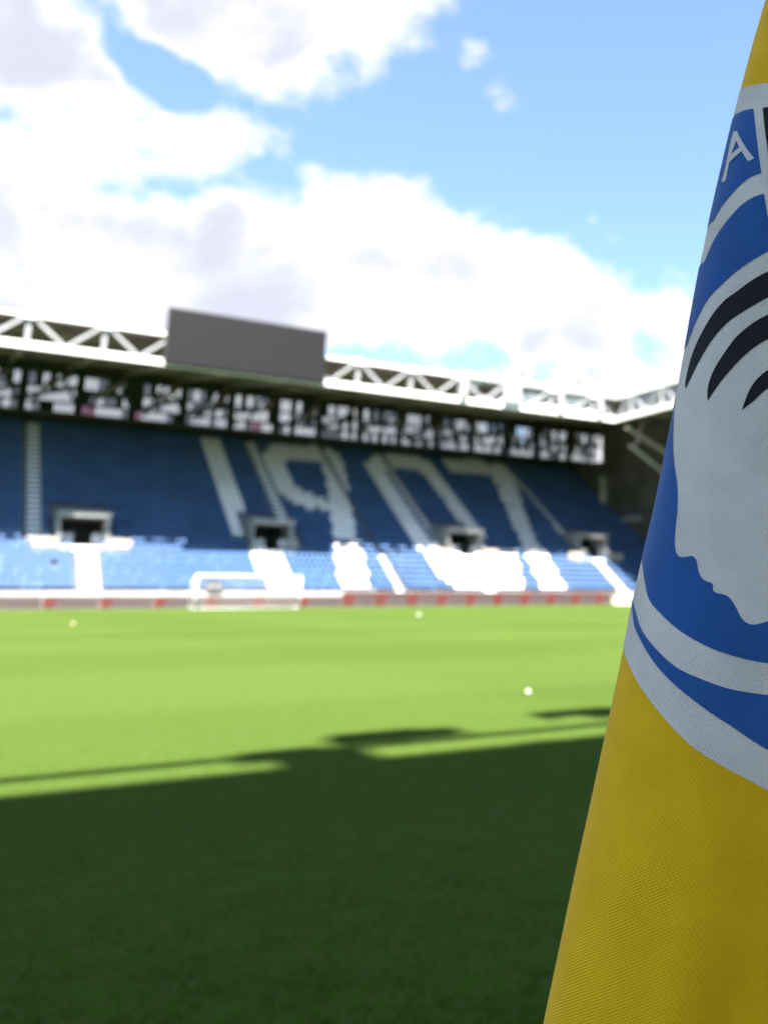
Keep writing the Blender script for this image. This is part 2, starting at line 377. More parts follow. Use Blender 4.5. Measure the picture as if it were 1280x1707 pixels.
def instance_mesh(name, protos, mats, pts, pick):
    V, Fa = [], []; off = 0
    pv = [np.array(p.v) for p in protos]; pf = [np.array([f_ for f_ in p.f]) for p in protos]
    for P, j in zip(pts, pick):
        V.append(pv[j] + np.array(P)); Fa.append(pf[j] + off); off += len(pv[j])
    V = np.concatenate(V); Fa = np.concatenate(Fa)
    me = bpy.data.meshes.new(name); me.vertices.add(len(V)); me.vertices.foreach_set('co', V.ravel())
    me.loops.add(Fa.size); me.loops.foreach_set('vertex_index', Fa.ravel().astype(np.int32))
    me.polygons.add(len(Fa)); me.polygons.foreach_set('loop_start', np.arange(0, Fa.size, 4, dtype=np.int32))
    me.update(calc_edges=True); me.materials.append(mats); return me
for kind, (nm, me, mt) in {0: ('blue_seat', seat_blue, M['seat']), 1: ('white_seat', seat_white, M['seatw'])}.items():
    pts = spots[kind]
    def show(P):
        qx, qy = proj(P); return np.linalg.norm(np.array(P) - CAM) + (0 if -5 < qx < 1060 else 500)
    pts.sort(key=show)
    for P in pts[:290]:
        link_mesh(nm, seat_fold if (kind == 0 and random.random() < 0.12) else me, far, P, random.uniform(-0.02, 0.02))
    rest = pts[290:]
    pk = (rng.random(len(rest)) < 0.12).astype(int) if kind == 0 else np.zeros(len(rest), int)
    o = link_mesh(nm + '_rows', instance_mesh(nm + '_rows', [seat_mb(), seat_up_mb()], mt, rest, pk), far); o['kind'] = 'stuff'

MB().box(XL, 75.5, YB - 3.4, YB + 0.09, 18.15, 18.62).build('shade_overhang', M['wall'], far)  # dark overhang added to shade the top rows from the rear windows
# ---- rear wall with glazed bays
WB, WT = 18.7, 23.15
MB().box(XL, 75.58, YB + 0.2, YB + 0.5, 0.0, WB).build('rear_wall', M['wall'], far)
MB().box(XL, 76, YB + 0.2, YB + 0.5, WT, WT + 1.0).build('rear_beam', M['wall'], far)
NX, NZ = 7, 3
pw = 4.3 / NX; ph = (WT - WB) / NZ
pane_me = {t_: MB().box(0.05, pw - 0.05, -0.012, 0.012, 0.07, ph - 0.07).mesh('window_pane', M[t_]) for t_ in ('pane', 'panep', 'paneg', 'wall')}
mull = MB()
for i in range(NX + 1): mull.box(i * pw - 0.085, i * pw + 0.085, -0.05, 0.05, 0, WT - WB)
for j in range(NZ + 1): mull.box(0.05, 4.25, -0.04, 0.04, j * ph - 0.13, j * ph + 0.13)
for i in range(NX): mull.box((i + 0.5) * pw - 0.045, (i + 0.5) * pw + 0.045, 0.013, 0.03, 0.0, WT - WB)
mull_me = mull.mesh('window_frame', M['wall'])
for bnum in range(-4, 16):
    bx = 0.35 + 5.0 * bnum
    if bx + 4.3 > 75.5: break
    MB().box(bx - 0.78, bx - 0.0, YB + 0.1, YB + 0.6, 12.0, WT + 0.8).build('rear_column', M['wall'], far)
    if bnum < -3: continue
    fr_ = link_mesh('window_frame', mull_me, far, (bx, YB + 0.35, WB))
    for i in range(NX):
        for j in range(NZ):
            r_ = random.random()
            t_ = 'wall' if (r_ < 0.07 or (j == 2 and (i * 3 + bnum * 5) % 7 < 2)) else 'paneg' if (r_ < 0.30) else ('panep' if (j == 0 and bnum in (-1, 0, 2, 3, 5) and 2 <= (i + bnum) % 6 <= 3) else 'pane')
            p_ = bpy.data.objects.new('window_pane', pane_me[t_]); COL.objects.link(p_); p_.parent = fr_; p_.location = (i * pw, 0, j * ph)
    MB().beam((bx - 0.1, YB - 0.2, WB + 1.3 + 0.5 * (bnum % 3)), (bx + 4.5, YB - 0.2, WB + 2.8 + 0.35 * (bnum % 2)), 0.2, 0.45).build('wall_brace', M['wall'], far)
    MB().beam((bx + 0.2, 104.0, 18.9), (bx + 2.1, 104.0, 22.6), 0.2, 0.3).build('wall_brace', M['wall'], far)
    MB().beam((bx + 2.3, 104.1, 22.6), (bx + 4.3, 104.1, 18.9), 0.2, 0.3).build('wall_brace', M['wall'], far)
    MB().beam((bx + 1.0, 100.0, 20.2), (bx + 3.4, 105.0, 22.4), 0.3, 0.4).build('wall_brace', M['strut'], far)

# ---- roof, trusses
YT, ZB_, ZT_ = 80.0, 19.28, 21.55
XE = 57.6                                    # inner corner of the roof ring
rf = MB().prism([(YT + 0.1, ZT_ - 0.12), (YB + 1.5, 24.1), (YB + 1.5, 24.35), (YT + 0.1, ZT_ + 0.12)], 0, XL, XR + 22)
roof = rf.build('roof', M['roof'], far)
def zr(y): return ZT_ - 0.12 + (y - YT - 0.1) * (24.1 - ZT_ + 0.12) / (YB + 1.4 - YT)
for n in range(-7, 12):
    x = 3.5 + 5.1 * n
    if x < XL or x > XE: continue
    MB().beam((x, YT + 0.2, ZB_ + 0.1), (x, YB, zr(YB) - 0.3), 0.22, 0.34).build('rafter', M['strut'], roof)
    MB().beam((x, YT + 0.2, ZB_ + 0.05), (x + 2.55, YT + 9, zr(YT + 9) - 0.25), 0.18, 0.2).build('strut', M['strut'], roof)
    MB().beam((x, YT + 0.2, ZB_ + 0.05), (x - 2.55, YT + 9, zr(YT + 9) - 0.25), 0.18, 0.2).build('strut', M['strut'], roof)
    MB().beam((x, YT + 12, 21.0), (x + 1.6, YT + 20, zr(YT + 20) - 0.3), 0.2, 0.24).build('strut', M['strut'], roof)
for y in (86, 91, 96, 101):
    MB().box(XL, XR, y - 0.1, y + 0.1, zr(y) - 0.34, zr(y) - 0.005).build('purlin', M['strut'], roof)
def chord(name, A, B, wd, ht, mt, parent): return MB().beam(A, B, wd, ht).build(name, mt, parent)
chord('bottom_chord', (XL, YT, ZB_), (XE + 0.2, YT, ZB_), 0.45, 0.50, M['white'], far)
chord('top_chord', (XL, YT - 0.12, ZT_ + 0.02), (XE + 0.2, YT - 0.12, ZT_ + 0.02), 0.4, 0.24, M['white'], far)
for n in range(-7, 11):
    x = 3.5 + 5.1 * n
    if x > XE - 0.5: break
    t_, b_ = ZT_ - 0.16, ZB_ + 0.31
    chord('truss_post', (x, YT - 0.14, t_), (x, YT - 0.02, b_), 0.32, 0.24, M['grey'], far)
    for sgn in (-1, 1):
        if x + sgn * 2.4 > XE: continue
        chord('truss_brace', (x + sgn * 0.28, YT - 0.12, t_), (x + sgn * 2.42, YT - 0.02, b_), 0.23, 0.23, M['grey'], far)
    MB().box(x - 0.45, x + 0.45, YT - 0.5, YT - 0.32, ZT_ - 0.3, ZT_ + 0.22).build('gusset_plate', M['white'], far)
# service gantry along the right part of the truss
for x, wd, top in ((39.3, 0.7, 0.25), (44.6, 1.9, 0.15), (50.3, 0.5, 0.75), (55.2, 0.55, 0.75)):
    MB().box(x - wd / 2, x + wd / 2, YT - 0.75, YT - 0.52, ZB_ + 0.3, ZT_ + top).build('gantry_post', M['grey'], far)
for z_, h_ in ((ZB_ + 0.55, 0.5), (ZB_ + 1.35, 0.55), (ZB_ + 1.98, 0.22)):
    x = 39.8
    while x < XE - 0.2:
        e = min(x + random.choice([1.4, 1.8, 2.6]), XE - 0.1)
        if random.random() < 0.88: MB().box(x, e - 0.06, YT + 0.30, YT + 0.36, z_ - h_ / 2, z_ + h_ / 2).build('gantry_panel', M['white'] if random.random() < .5 else M['grey'], far)
        x = e
MB().box(39.0, XE, YT - 0.7, YT - 0.62, ZT_ + 0.5, ZT_ + 0.56).build('gantry_rail', M['grey'], far)
# end wall with the pale column
MB().box(XR + 0.15, XR + 0.5, Y0 + 3.5, 100.5, 0, 23.0).box(XR + 0.15, XR + 0.5, 100.5, YB + 0.1, 0, 18.14).build('end_wall', M['endw'], far)
MB().box(75.6, 92, YB + 0.2, YB + 0.5, 0, 24.3).build('rear_wall', M['wall'], far)
MB().box(XR - 0.75, XR - 0.1, 99.2, 99.9, 10.6, 16.0).build('end_column', M['concrete'], far)
MB().box(XR - 0.3, XR + 0.14, 92.0, 98.5, 9.9, 10.5).build('end_ledge', M['grey'], far)

# scoreboard
scb = empty('scoreboard', (19.25, 79.2, 19.2)); tag(scb, 'dark grey blank scoreboard screen hung on the white roof truss', 'scoreboard')
sx0, sx1, sz0, sz1 = 12.83, 25.68, 19.0, 23.66
MB().box(sx0, sx1, 78.95, 79.35, sz0, sz1).build('casing', M['black'], scb, bevel=0.03)
NXs, NZs = 12, 4
cw, chh = (sx1 - sx0 - 0.16) / NXs, (sz1 - sz0 - 0.16) / NZs
cab = MB().box(0.005, cw - 0.005, -0.05, 0, 0.005, chh - 0.005).mesh('screen_panel', M['screen'])
for i in range(NXs):
    for j in range(NZs): link_mesh('screen_panel', cab, scb, (sx0 + 0.08 + i * cw, 78.945 + random.uniform(-.004, .004), sz0 + 0.08 + j * chh))
for x in (15, 19.2, 23.5): MB().beam((x, 79.4, 20.0), (x, 79.75, 20.0), 0.2, 0.2).build('bracket', M['grey'], scb)

# lamps and aerials on the roof edge
fl = empty('roof_lamp', (0, 0, 0)); tag(fl, 'small', 'lamp', 'small lamps standing on the roof edge')
MB().tube((0, 0, 0), (0, 0, 0.75), 0.05).build('pole', M['grey'], fl)
MB().hexa([(-.2, -.2, .72), (.2, -.2, .72), (.16, .08, .78), (-.16, .08, .78), (-.2, -.22, 1.08), (.2, -.22, 1.08), (.16, .06, 1.12), (-.16, .06, 1.12)]).build('lamp_head', M['violet'], fl)
where = ['leftmost of the small roof edge lamps, nearest the scoreboard', 'second small roof edge lamp from the scoreboard', 'third small roof edge lamp from the scoreboard', 'small roof edge lamp in the middle of the gantry', 'small roof edge lamp just before the last gantry post', 'rightmost small roof edge lamp, nearest the stand corner']
for i, x in enumerate((795, 832, 870, 893, 941, 962)):
    X = on_y(x, 637 + (x - 795) * 0.14, YT)[0]
    o = fl if i == 0 else dup(fl, (X, YT - 0.12, ZT_ + 0.2))
    o.location = (X, YT - 0.12, ZT_ + 0.2); o['label'] = where[i]

# person in an olive jacket on the top row (a few pixels)
# ------------------------------------------------------------------ right-hand grandstand
rgs = empty('grandstand', (66, 40, 0)); tag(rgs, 'side grandstand at right angles, its roof edge meeting the corner beside the flag', 'grandstand')
for k in range(18):
    MB().box(66 + RUN * k, 66 + RUN * (k + 1) - 0.002, 4, Y0 - 0.4 - 0.0, Z0 + RISE * k - 0.8, Z0 + RISE * k).build('terrace_row', M['terrace'], rgs)
rs = []
for k in range(18):
    for y in np.arange(5, Y0 - 1, 0.5): rs.append((66 + RUN * k + 0.42, y, Z0 + RISE * k))
rot = [(-1, 0)]
pr = seat_mb(); pr.v = [(y_, -x_, z_) for (x_, y_, z_) in pr.v]
o = link_mesh('seat_rows', instance_mesh('seat_rows', [pr], M['seat'], rs, np.zeros(len(rs), int)), rgs); o['kind'] = 'stuff'
MB().box(65.5, 66 - 0.003, 4, Y0 - 0.46, 0, 1.35).build('front_wall', M['concrete'], rgs)
MB().box(92.05, 92.4, 4, YB, 0, 24).build('rear_wall', M['wall'], rgs)
r2 = MB().prism([(XE + 0.1, ZT_ - 0.12), (92.5, 24.0), (92.5, 24.25), (XE + 0.1, ZT_ + 0.12)], 1, -4, YT + 0.05).build('roof', M['roof'], rgs)
chord('bottom_chord', (XE, -4, ZB_), (XE, YT - 0.28, ZB_), 0.4, 0.44, M['white'], rgs)
chord('top_chord', (XE, -4, ZT_ + 0.02), (XE, YT - 0.36, ZT_ + 0.02), 0.35, 0.22, M['white'], rgs)
for n in range(15):
    y = 77.2 - 5.1 * n
    chord('truss_post', (XE, y, ZT_ - 0.16), (XE, y, ZB_ + 0.31), 0.28, 0.24, M['grey'], rgs)
    for sgn in (-1, 1): chord('truss_brace', (XE, y + sgn * 0.28, ZT_ - 0.16), (XE, y + sgn * 2.42, ZB_ + 0.31), 0.22, 0.22, M['grey'], rgs)
    MB().beam((XE + 0.3, y, ZB_ + 0.1), (82, y, 23.0), 0.25, 0.38).build('rafter', M['strut'], r2)
    MB().beam((XE + 0.3, y, ZB_ + 0.05), (67, y - 3, 21.9), 0.2, 0.28).build('strut', M['grey'], r2)
for z_, h_ in ((ZB_ + 0.75, 0.7), (ZB_ + 1.65, 0.6)):
    for n in range(8): MB().box(XE + 0.30, XE + 0.36, 79.2 - 2.2 * (n + 1) + 0.06, 79.2 - 2.2 * n, z_ - h_ / 2, z_ + h_ / 2).build('gantry_panel', M['grey'], rgs)

for (q0, q1, wd) in (((1043, 712), (1118, 760), 0.34), ((1048, 742), (1122, 800), 0.26), ((1075, 690), (1060, 742), 0.2)):
    A_, B_ = on_y(q0[0], q0[1], 79.0), on_y(q1[0], q1[1], 77.5)
    MB().beam(tuple(A_), tuple(B_), wd, wd).build('prop', M['strut'], rgs)
# ------------------------------------------------------------------ near grandstand (unseen, behind the camera; casts the broad shade)
ngs = empty('grandstand', (10, -12, 0)); tag(ngs, 'grandstand behind the corner flag whose roof shades the near grass', 'grandstand')
ZN = 20.0; YE = 6.45 - ZN * SY
NXL, NXR = -70, 90
nr = MB().prism([(YE, ZN), (YE - 10.5, ZN + 0.9), (YE - 10.5, ZN + 1.15), (YE, ZN + 0.25)], 0, NXL, NXR).build('roof', M['roof'], ngs)  # roof depth cut short so more sky lights the flag
YP = 7.12 - ZN * SY
MB().tube((NXL, YP, ZN), (NXR, YP, ZN), 0.085, 10).build('gutter_pipe', M['grey'], ngs)
for n in range(28):
    x = NXL + 3 + 5.9 * n
    MB().beam((x, YE, ZN + 0.1), (x, YE - 10.2, ZN + 0.5), 0.25, 0.4).build('rafter', M['strut'], nr)
for k in range(10):  # tiers kept low so sky light reaches the flag
    MB().box(NXL, NXR, -8 - RUN * (k + 1) + 0.002, -8 - RUN * k, Z0 + RISE * k - 0.8, Z0 + RISE * k).build('terrace_row', M['concrete'], ngs)  # pale concrete chosen to bounce light onto the flag
MB().box(NXL, NXR, -8 + 0.002, -7.7, 0, 1.35).build('front_wall', M['concrete'], ngs)
MB().box(NXL, NXR, -16.4, -16.0, 0, 6.6).build('rear_wall', M['wall'], ngs)
for n in range(14): MB().tube((NXL + 3 + 11.8 * n, -15.2, 4.5), (NXL + 3 + 11.8 * n, -15.2, ZN + 0.8), 0.3).build('column', M['grey'], ngs)
# lamps on its edge: each placed where its shadow falls
nf = empty('floodlight', (0, 0, 0)); tag(nf, 'x', 'floodlight', 'floodlights along the near roof edge')
MB().hexa([(-.5, -.2, -.28), (.5, -.2, -.28), (.5, .2, -.28), (-.5, .2, -.28), (-.42, -.28, .28), (.42, -.28, .28), (.5, .12, .3), (-.5, .12, .3)]).build('lamp_housing', M['black'], nf)
MB().box(-.56, -.51, -.6, .06, -.06, .06).box(.51, .56, -.6, .06, -.06, .06).build('yoke', M['grey'], nf)
lamps = [((470, 1257), (0.62, 0.7, 0.7)), ((540, 1262), (0.6, 1.0, 0.9)), ((630, 1227), (0.75, 0.9, 0.95)), ((702, 1222), (0.62, 0.7, .7)), ((960, 1187), (0.9, 0.7, .7)), ((1040, 1186), (0.9, 0.7, .7)), ((1330, 1160), (1, 1, 1)), ((-420, 1300), (1, 1, 1))]
for i, ((x, y), s_) in enumerate(lamps):
    G = on_z(x, y, 0); L = (G[0] - SX * ZN, G[1] - SY * ZN, ZN)
    o = nf if i == 0 else dup(nf, L)
    o.location = L; o.scale = s_; o['label'] = 'black floodlight on the near roof edge, ' + ['casting the first shadow block left of centre', 'casting the right end of the central shadow block', 'casting the left half of the long detached shadow', 'casting the right half of the long detached shadow', 'casting the shadow patch beside the flag', 'casting the shadow hidden just behind the flag edge', 'farthest right beyond the flag', 'farthest left beyond the frame'][i]

# ------------------------------------------------------------------ pitch-side things
def board(x0, x1, z1, red_w, style, label, group):
    e = empty('advertising_board', ((x0 + x1) / 2, 80.9, 0)); tag(e, label, 'advertising board', group)
    MB().box(x0 + 0.01, x1 - 0.01, 80.85, 80.97, 0.03, z1).build('panel', M['pale'], e)
    y_ = 80.845
    rw = red_w
    MB().prism([(x0 + 0.05, 0.08), (x0 + rw * 0.72, 0.08), (x0 + rw, z1 * 0.72), (x0 + rw, z1 - 0.05), (x0 + 0.05, z1 - 0.05)], 1, y_ - 0.004, y_ + 0.004).build('red_print', M['red'], e)
    if style: MB().box(x0 + rw + 0.01, x1 - 0.02, y_ - 0.004, y_ + 0.004, z1 * 0.80, z1 - 0.05).build('top_band', M['dred'], e)
    MB().box(x0 + rw + 0.25, x1 - 0.3, y_ - 0.003, y_ + 0.004, z1 * 0.3, z1 * 0.62).build('grey_print', M['grypr'], e)
    for xs_ in (x0 + 0.4, x1 - 0.46): MB().box(xs_, xs_ + 0.06, 80.98, 81.4, 0, z1 * 0.8).build('stand', M['grey'], e)
ORD = ['first', 'second', 'third', 'fourth', 'fifth', 'sixth', 'seventh', 'eighth', 'ninth', 'tenth', 'eleventh', 'twelfth']
x = -0.8; nb = 0
while x < 28.5:
    nb += 1
    board(x, x + 3.72, 0.95, 0.95, 0, 'low faded pink advertising board, %s from the left edge of the photo' % ORD[nb - 1], 'faded low advertising boards left of the tall red ones'); x += 3.74
x = 29.13; nb = 0
while x < 56:
    nb += 1
    board(x, x + 2.92, 1.28, 1.15, 1, 'tall red and pale pink advertising board, %s to the right of the goal' % ORD[nb - 1], 'taller red advertising boards'); x += 2.94
board(61.6, 64.2, 1.0, 2.3, 1, 'short red advertising board beside the cream box next to the flag', 'taller red advertising boards')
bxx = empty('storage_box', (58.9, 79.9, 0)); tag(bxx, 'long cream box on the grass at the right end of the red boards', 'box')
MB().box(57.2, 60.3, 79.4, 80.3, 0.05, 0.92).build('box_body', M['cream'], bxx, bevel=0.04)
MB().box(57.12, 60.38, 79.34, 80.36, 0.93, 1.02).build('lid', M['white'], bxx, bevel=0.03)
MB().box(57.3, 57.6, 79.45, 80.25, 0, 0.05).box(59.9, 60.2, 79.45, 80.25, 0, 0.05).build('skid', M['grey'], bxx)

# goal
goal = empty('goal', (20.1, 76.2, 0)); tag(goal, 'white football goal with net in front of the boards', 'goal')
gx0, gx1, gy, gz = 16.15, 23.95, 76.2, 2.50
for x in (gx0, gx1): MB().tube((x, gy, 0), (x, gy, gz - 0.05), 0.05, 16).build('post', M['white'], goal, True)
MB().tube((gx0 - 0.06, gy, gz), (gx1 + 0.05, gy, gz), 0.05, 16).build('crossbar', M['white'], goal, True)
MB().tube((gx0, gy + 2.0, 0.03), (gx1, gy + 2.0, 0.03), 0.025, 10).tube((gx0, gy + 0.1, 0.07), (gx0, gy + 2.0, 0.07), 0.05, 8).tube((gx1, gy + 0.1, 0.07), (gx1, gy + 2.0, 0.07), 0.05, 8).build('ground_bar', M['white'], goal, True)
for x in (gx0, gx1): MB().tube((x, gy + 0.05, gz), (x, gy + 1.0, gz - 0.1), 0.035, 8).tube((x, gy + 1.0, gz - 0.1), (x, gy + 2.0, 0.07), 0.035, 8).build('net_support', M['white'], goal, True)
net = MB()
def netline(P): 
    for A, B in zip(P[:-1], P[1:]): net.beam(A, B, 0.004, 0.004)
for i in range(53):
    x = gx0 + (gx1 - gx0) * i / 52; netline([(x, gy, gz), (x, gy + 1.0, gz - 0.12), (x, gy + 1.5, 1.1), (x, gy + 2.0, 0.05)])
for j in range(22):
    t_ = j / 21; z_ = gz * (1 - t_) + 0.05; y_ = gy + 1.0 + t_ if z_ < gz - 0.15 else gy + 0.9
    netline([(gx0, y_, z_), (gx1, y_, z_)])
for xs in (gx0, gx1):
    for j in range(12): z_ = 0.2 * j + 0.1; netline([(xs, gy, z_), (xs, gy + 2.0 - z_ * 0.42, z_)])
no = net.build('net', M['net'], goal); no['kind'] = 'stuff'
# dark sign on the front wall behind the goal
sg = empty('sign', (18.9, 81.7, 1.3)); tag(sg, 'small dark sign with pale marks seen through the left of the goal', 'sign')
A = on_y(343, 985, 81.7); B = on_y(371, 969, 81.7)
MB().box(A[0], B[0], 81.65, 81.72, A[2], B[2] + 0.1).build('sign_panel', M['black'], sg)
for i, (a_, b_) in enumerate(((0.1, 0.32), (0.42, 0.55), (0.66, 0.9))):
    wv = B[0] - A[0]; MB().box(A[0] + wv * a_, A[0] + wv * b_, 81.64, 81.648, A[2] + 0.25, A[2] + 0.52).build('sign_mark', M['grey'], sg)
MB().box(A[0] + 0.1, A[0] + 0.16, 81.72, 81.84, 0.9, A[2] + 0.4).build('bracket', M['grey'], sg)

# balls on the grass
def ball(x, y, rad, mt, label, nm='football', cat='ball'):
    G = on_z(x, y, 0); bm = bmesh.new(); bmesh.ops.create_icosphere(bm, subdivisions=3, radius=rad)
    for v in bm.verts:
        h_ = (abs(v.co.x) ** 3 + abs(v.co.y) ** 3 + abs(v.co.z) ** 3) ** (1 / 3.) / rad
        v.co *= 1 + 0.004 * math.sin(9 * h_)
    me = bpy.data.meshes.new(nm); bm.to_mesh(me); bm.free(); me.materials.append(mt)
    for p_ in me.polygons: p_.use_smooth = True
    o = bpy.data.objects.new(nm, me); COL.objects.link(o); o.location = (G[0], G[1], rad); tag(o, label, cat, 'balls lying on the pitch')
ball(698, 1028, 0.08, M['ball'], 'white ball on the far grass right of the goal')
ball(122, 1043, 0.06, M['ballp'], 'peach coloured ball on the far grass left of the goal')
ball(880, 1158, 0.028, M['ball'], 'small white practice ball on the sunlit grass near the flag', 'practice_ball')

# ------------------------------------------------------------------ near grass blades
def make_grass():
    N = 400000
    u = rng.random(N); d_ = 1.2 / (1 - u * 0.90)                 # more blades near the camera
    ang = rng.uniform(-0.95, 0.60, N)
    p_ = d_[:, None] * (np.cos(ang)[:, None] * fh[None, :2] + np.sin(ang)[:, None] * rt[None, :2])
    hgt = rng.uniform(0.005, 0.013, N) * np.clip(1.25 - d_ / 11, 0.15, 1); wd = rng.uniform(0.0018, 0.0032, N) * (1 + d_ / 6)
    th = rng.uniform(0, 2 * math.pi, N); lean = rng.uniform(0.1, 0.7, N) * hgt; la = rng.uniform(0, 2 * math.pi, N)
    side = np.stack([np.cos(th), np.sin(th)], 1) * wd[:, None] / 2
    V = np.zeros((N, 5, 3))
    V[:, 0, :2] = p_ - side; V[:, 1, :2] = p_ + side
    mid = p_ + np.stack([np.cos(la), np.sin(la)], 1) * (lean * 0.35)[:, None]
    V[:, 2, :2] = mid + side * 0.8; V[:, 3, :2] = mid - side * 0.8; V[:, 2, 2] = V[:, 3, 2] = hgt * 0.6
    V[:, 4, :2] = p_ + np.stack([np.cos(la), np.sin(la)], 1) * lean[:, None]; V[:, 4, 2] = hgt
    base = np.arange(N)[:, None] * 5
    q = (base + np.array([0, 1, 2, 3])).ravel(); t3 = (base + np.array([3, 2, 4])).ravel()
    me = bpy.data.meshes.new('grass'); me.vertices.add(N * 5); me.vertices.foreach_set('co', V.ravel())
    li = np.concatenate([q, t3]).astype(np.int32); me.loops.add(len(li)); me.loops.foreach_set('vertex_index', li)
    ls = np.concatenate([np.arange(0, N * 4, 4), N * 4 + np.arange(0, N * 3, 3)]).astype(np.int32)
    me.polygons.add(2 * N); me.polygons.foreach_set('loop_start', ls); me.update(calc_edges=True)
    me.materials.append(M['blade'])
    o = bpy.data.objects.new('grass', me); COL.objects.link(o); tag(o, 'short green grass blades on the near part of the pitch', None, None, 'stuff')
make_grass()

# ------------------------------------------------------------------ corner flag
def cloth_material(name, col, rough=0.75, weave=0.5, kind='knit', var=0.05, sheen=0.75, trans=0.18):
    mt = bpy.data.materials.new(name); mt.use_nodes = True; t = NT(mt.node_tree); b = t.n['Principled BSDF']
    uv = t.node('ShaderNodeUVMap'); uv.uv_map = 'cloth'
    sp = t.node('ShaderNodeSeparateXYZ'); t.l.new(uv.outputs[0], sp.inputs[0]); U, V = sp.outputs[0], sp.outputs[1]
    co = t.node('ShaderNodeTexCoord').outputs['Object']
    wob = t.math('MULTIPLY', t.math('SUBTRACT', t.noise(uv.outputs[0], 60.0, 3.0), 0.5), 1.6)
    if kind == 'knit':                        # staggered little holes in rows
        k_ = 2 * math.pi / 0.0021
        a_ = t.math('SINE', t.math('ADD', t.math('MULTIPLY', t.math('ADD', U, t.math('MULTIPLY', V, 0.55)), k_), wob))
        c_ = t.math('SINE', t.math('ADD', t.math('MULTIPLY', t.math('SUBTRACT', V, t.math('MULTIPLY', U, 0.35)), k_ * 1.05), wob))
        hgt = t.math('MULTIPLY', a_, c_)
    else:                                     # fine diagonal twill
        k_ = 2 * math.pi / 0.0016
        a_ = t.math('SINE', t.math('ADD', t.math('MULTIPLY', t.math('SUBTRACT', V, t.math('MULTIPLY', U, 0.75)), k_), wob))
        c_ = t.math('SINE', t.math('MULTIPLY', t.math('ADD', U, t.math('MULTIPLY', V, 0.6)), k_ * 0.8))
        hgt = t.math('ADD', t.math('MULTIPLY', a_, 0.7), t.math('MULTIPLY', c_, 0.3))
    patch = t.smooth(t.noise(uv.outputs[0], 22.0, 3.0), 0.3, 0.7, 0.65, 1.0)
    hgt = t.math('MULTIPLY', hgt, patch)
    bn = t.node('ShaderNodeBump'); bn.inputs['Strength'].default_value = weave; bn.inputs['Distance'].default_value = 0.00028
    t.l.new(hgt, bn.inputs['Height']); t.l.new(bn.outputs[0], b.inputs['Normal'])
    dark = tuple(c * 0.66 for c in col) + (1,)
    fl_ = t.smooth(hgt, -0.9, -0.25, 1.0, 0.0)
    n_ = t.noise(co, 40.0, 4.0)
    base = t.mix(t.smooth(n_, 0.3, 0.7), tuple(c * (1 - var) for c in col) + (1,), tuple(min(1, c * (1 + var)) for c in col) + (1,))
    base = t.mix(fl_, base, dark)
    t.l.new(base, b.inputs['Base Color']); b.inputs['Roughness'].default_value = rough; b.inputs['Specular IOR Level'].default_value = 0.25
    b.inputs['Sheen Weight'].default_value = sheen; b.inputs['Sheen Roughness'].default_value = 0.3; b.inputs['Sheen Tint'].default_value = tuple(0.45 + 0.55 * c / max(col) for c in col) + (1,)
    tl = t.node('ShaderNodeBsdfTranslucent'); t.l.new(base, tl.inputs[0])
    mx = t.node('ShaderNodeMixShader'); mx.inputs[0].default_value = trans
    t.l.new(b.outputs[0], mx.inputs[1]); t.l.new(tl.outputs[0], mx.inputs[2]); t.l.new(mx.outputs[0], t.n['Material Output'].inputs[0])
    return mt
C_YEL = cloth_material('yellow_cloth', (0.98, 0.55, 0.007), kind='twill', weave=0.5, sheen=0.35)
C_WHT = cloth_material('white_print', (0.93, 0.85, 0.82), kind='knit', weave=0.9)
C_BLU = cloth_material('blue_print', (0.030, 0.125, 0.41), kind='knit', weave=0.6, sheen=0.9)
C_BLK = cloth_material('black_print', (0.020, 0.019, 0.024), kind='knit', weave=0.4, sheen=0.1)

SIL = [(1330, -190), (1275, 0), (1253, 75), (1233, 150), (1209, 250), (1186, 350), (1163, 460), (1145, 560), (1128, 655), (1110, 750), (1090, 850), (1068, 940), (1052, 1010), (1039, 1080), (1020, 1170), (1000, 1262), (980, 1355), (959, 1450), (934, 1570), (905, 1707), (880, 1830)]
Q0 = FLAG_Q
def px_plane(x, y, q): d = ray(x, y); s_ = q / (d @ fh); P = d * s_; return P @ rt, P[2] + H
def Rz_of(z): return float(np.interp(z, [0.8, 1.0, 1.2, 1.5], [0.080, 0.066, 0.044, 0.023]))
zs, ps = [], []
for (x, y) in SIL:
    z_ = 1.1
    for _ in range(6): pq = px_plane(x, y, Q0 + Rz_of(z_)); z_ = pq[1]
    ps.append(pq[0]); zs.append(pq[1])
zs = np.array(zs[::-1]); ps = np.array(ps[::-1])
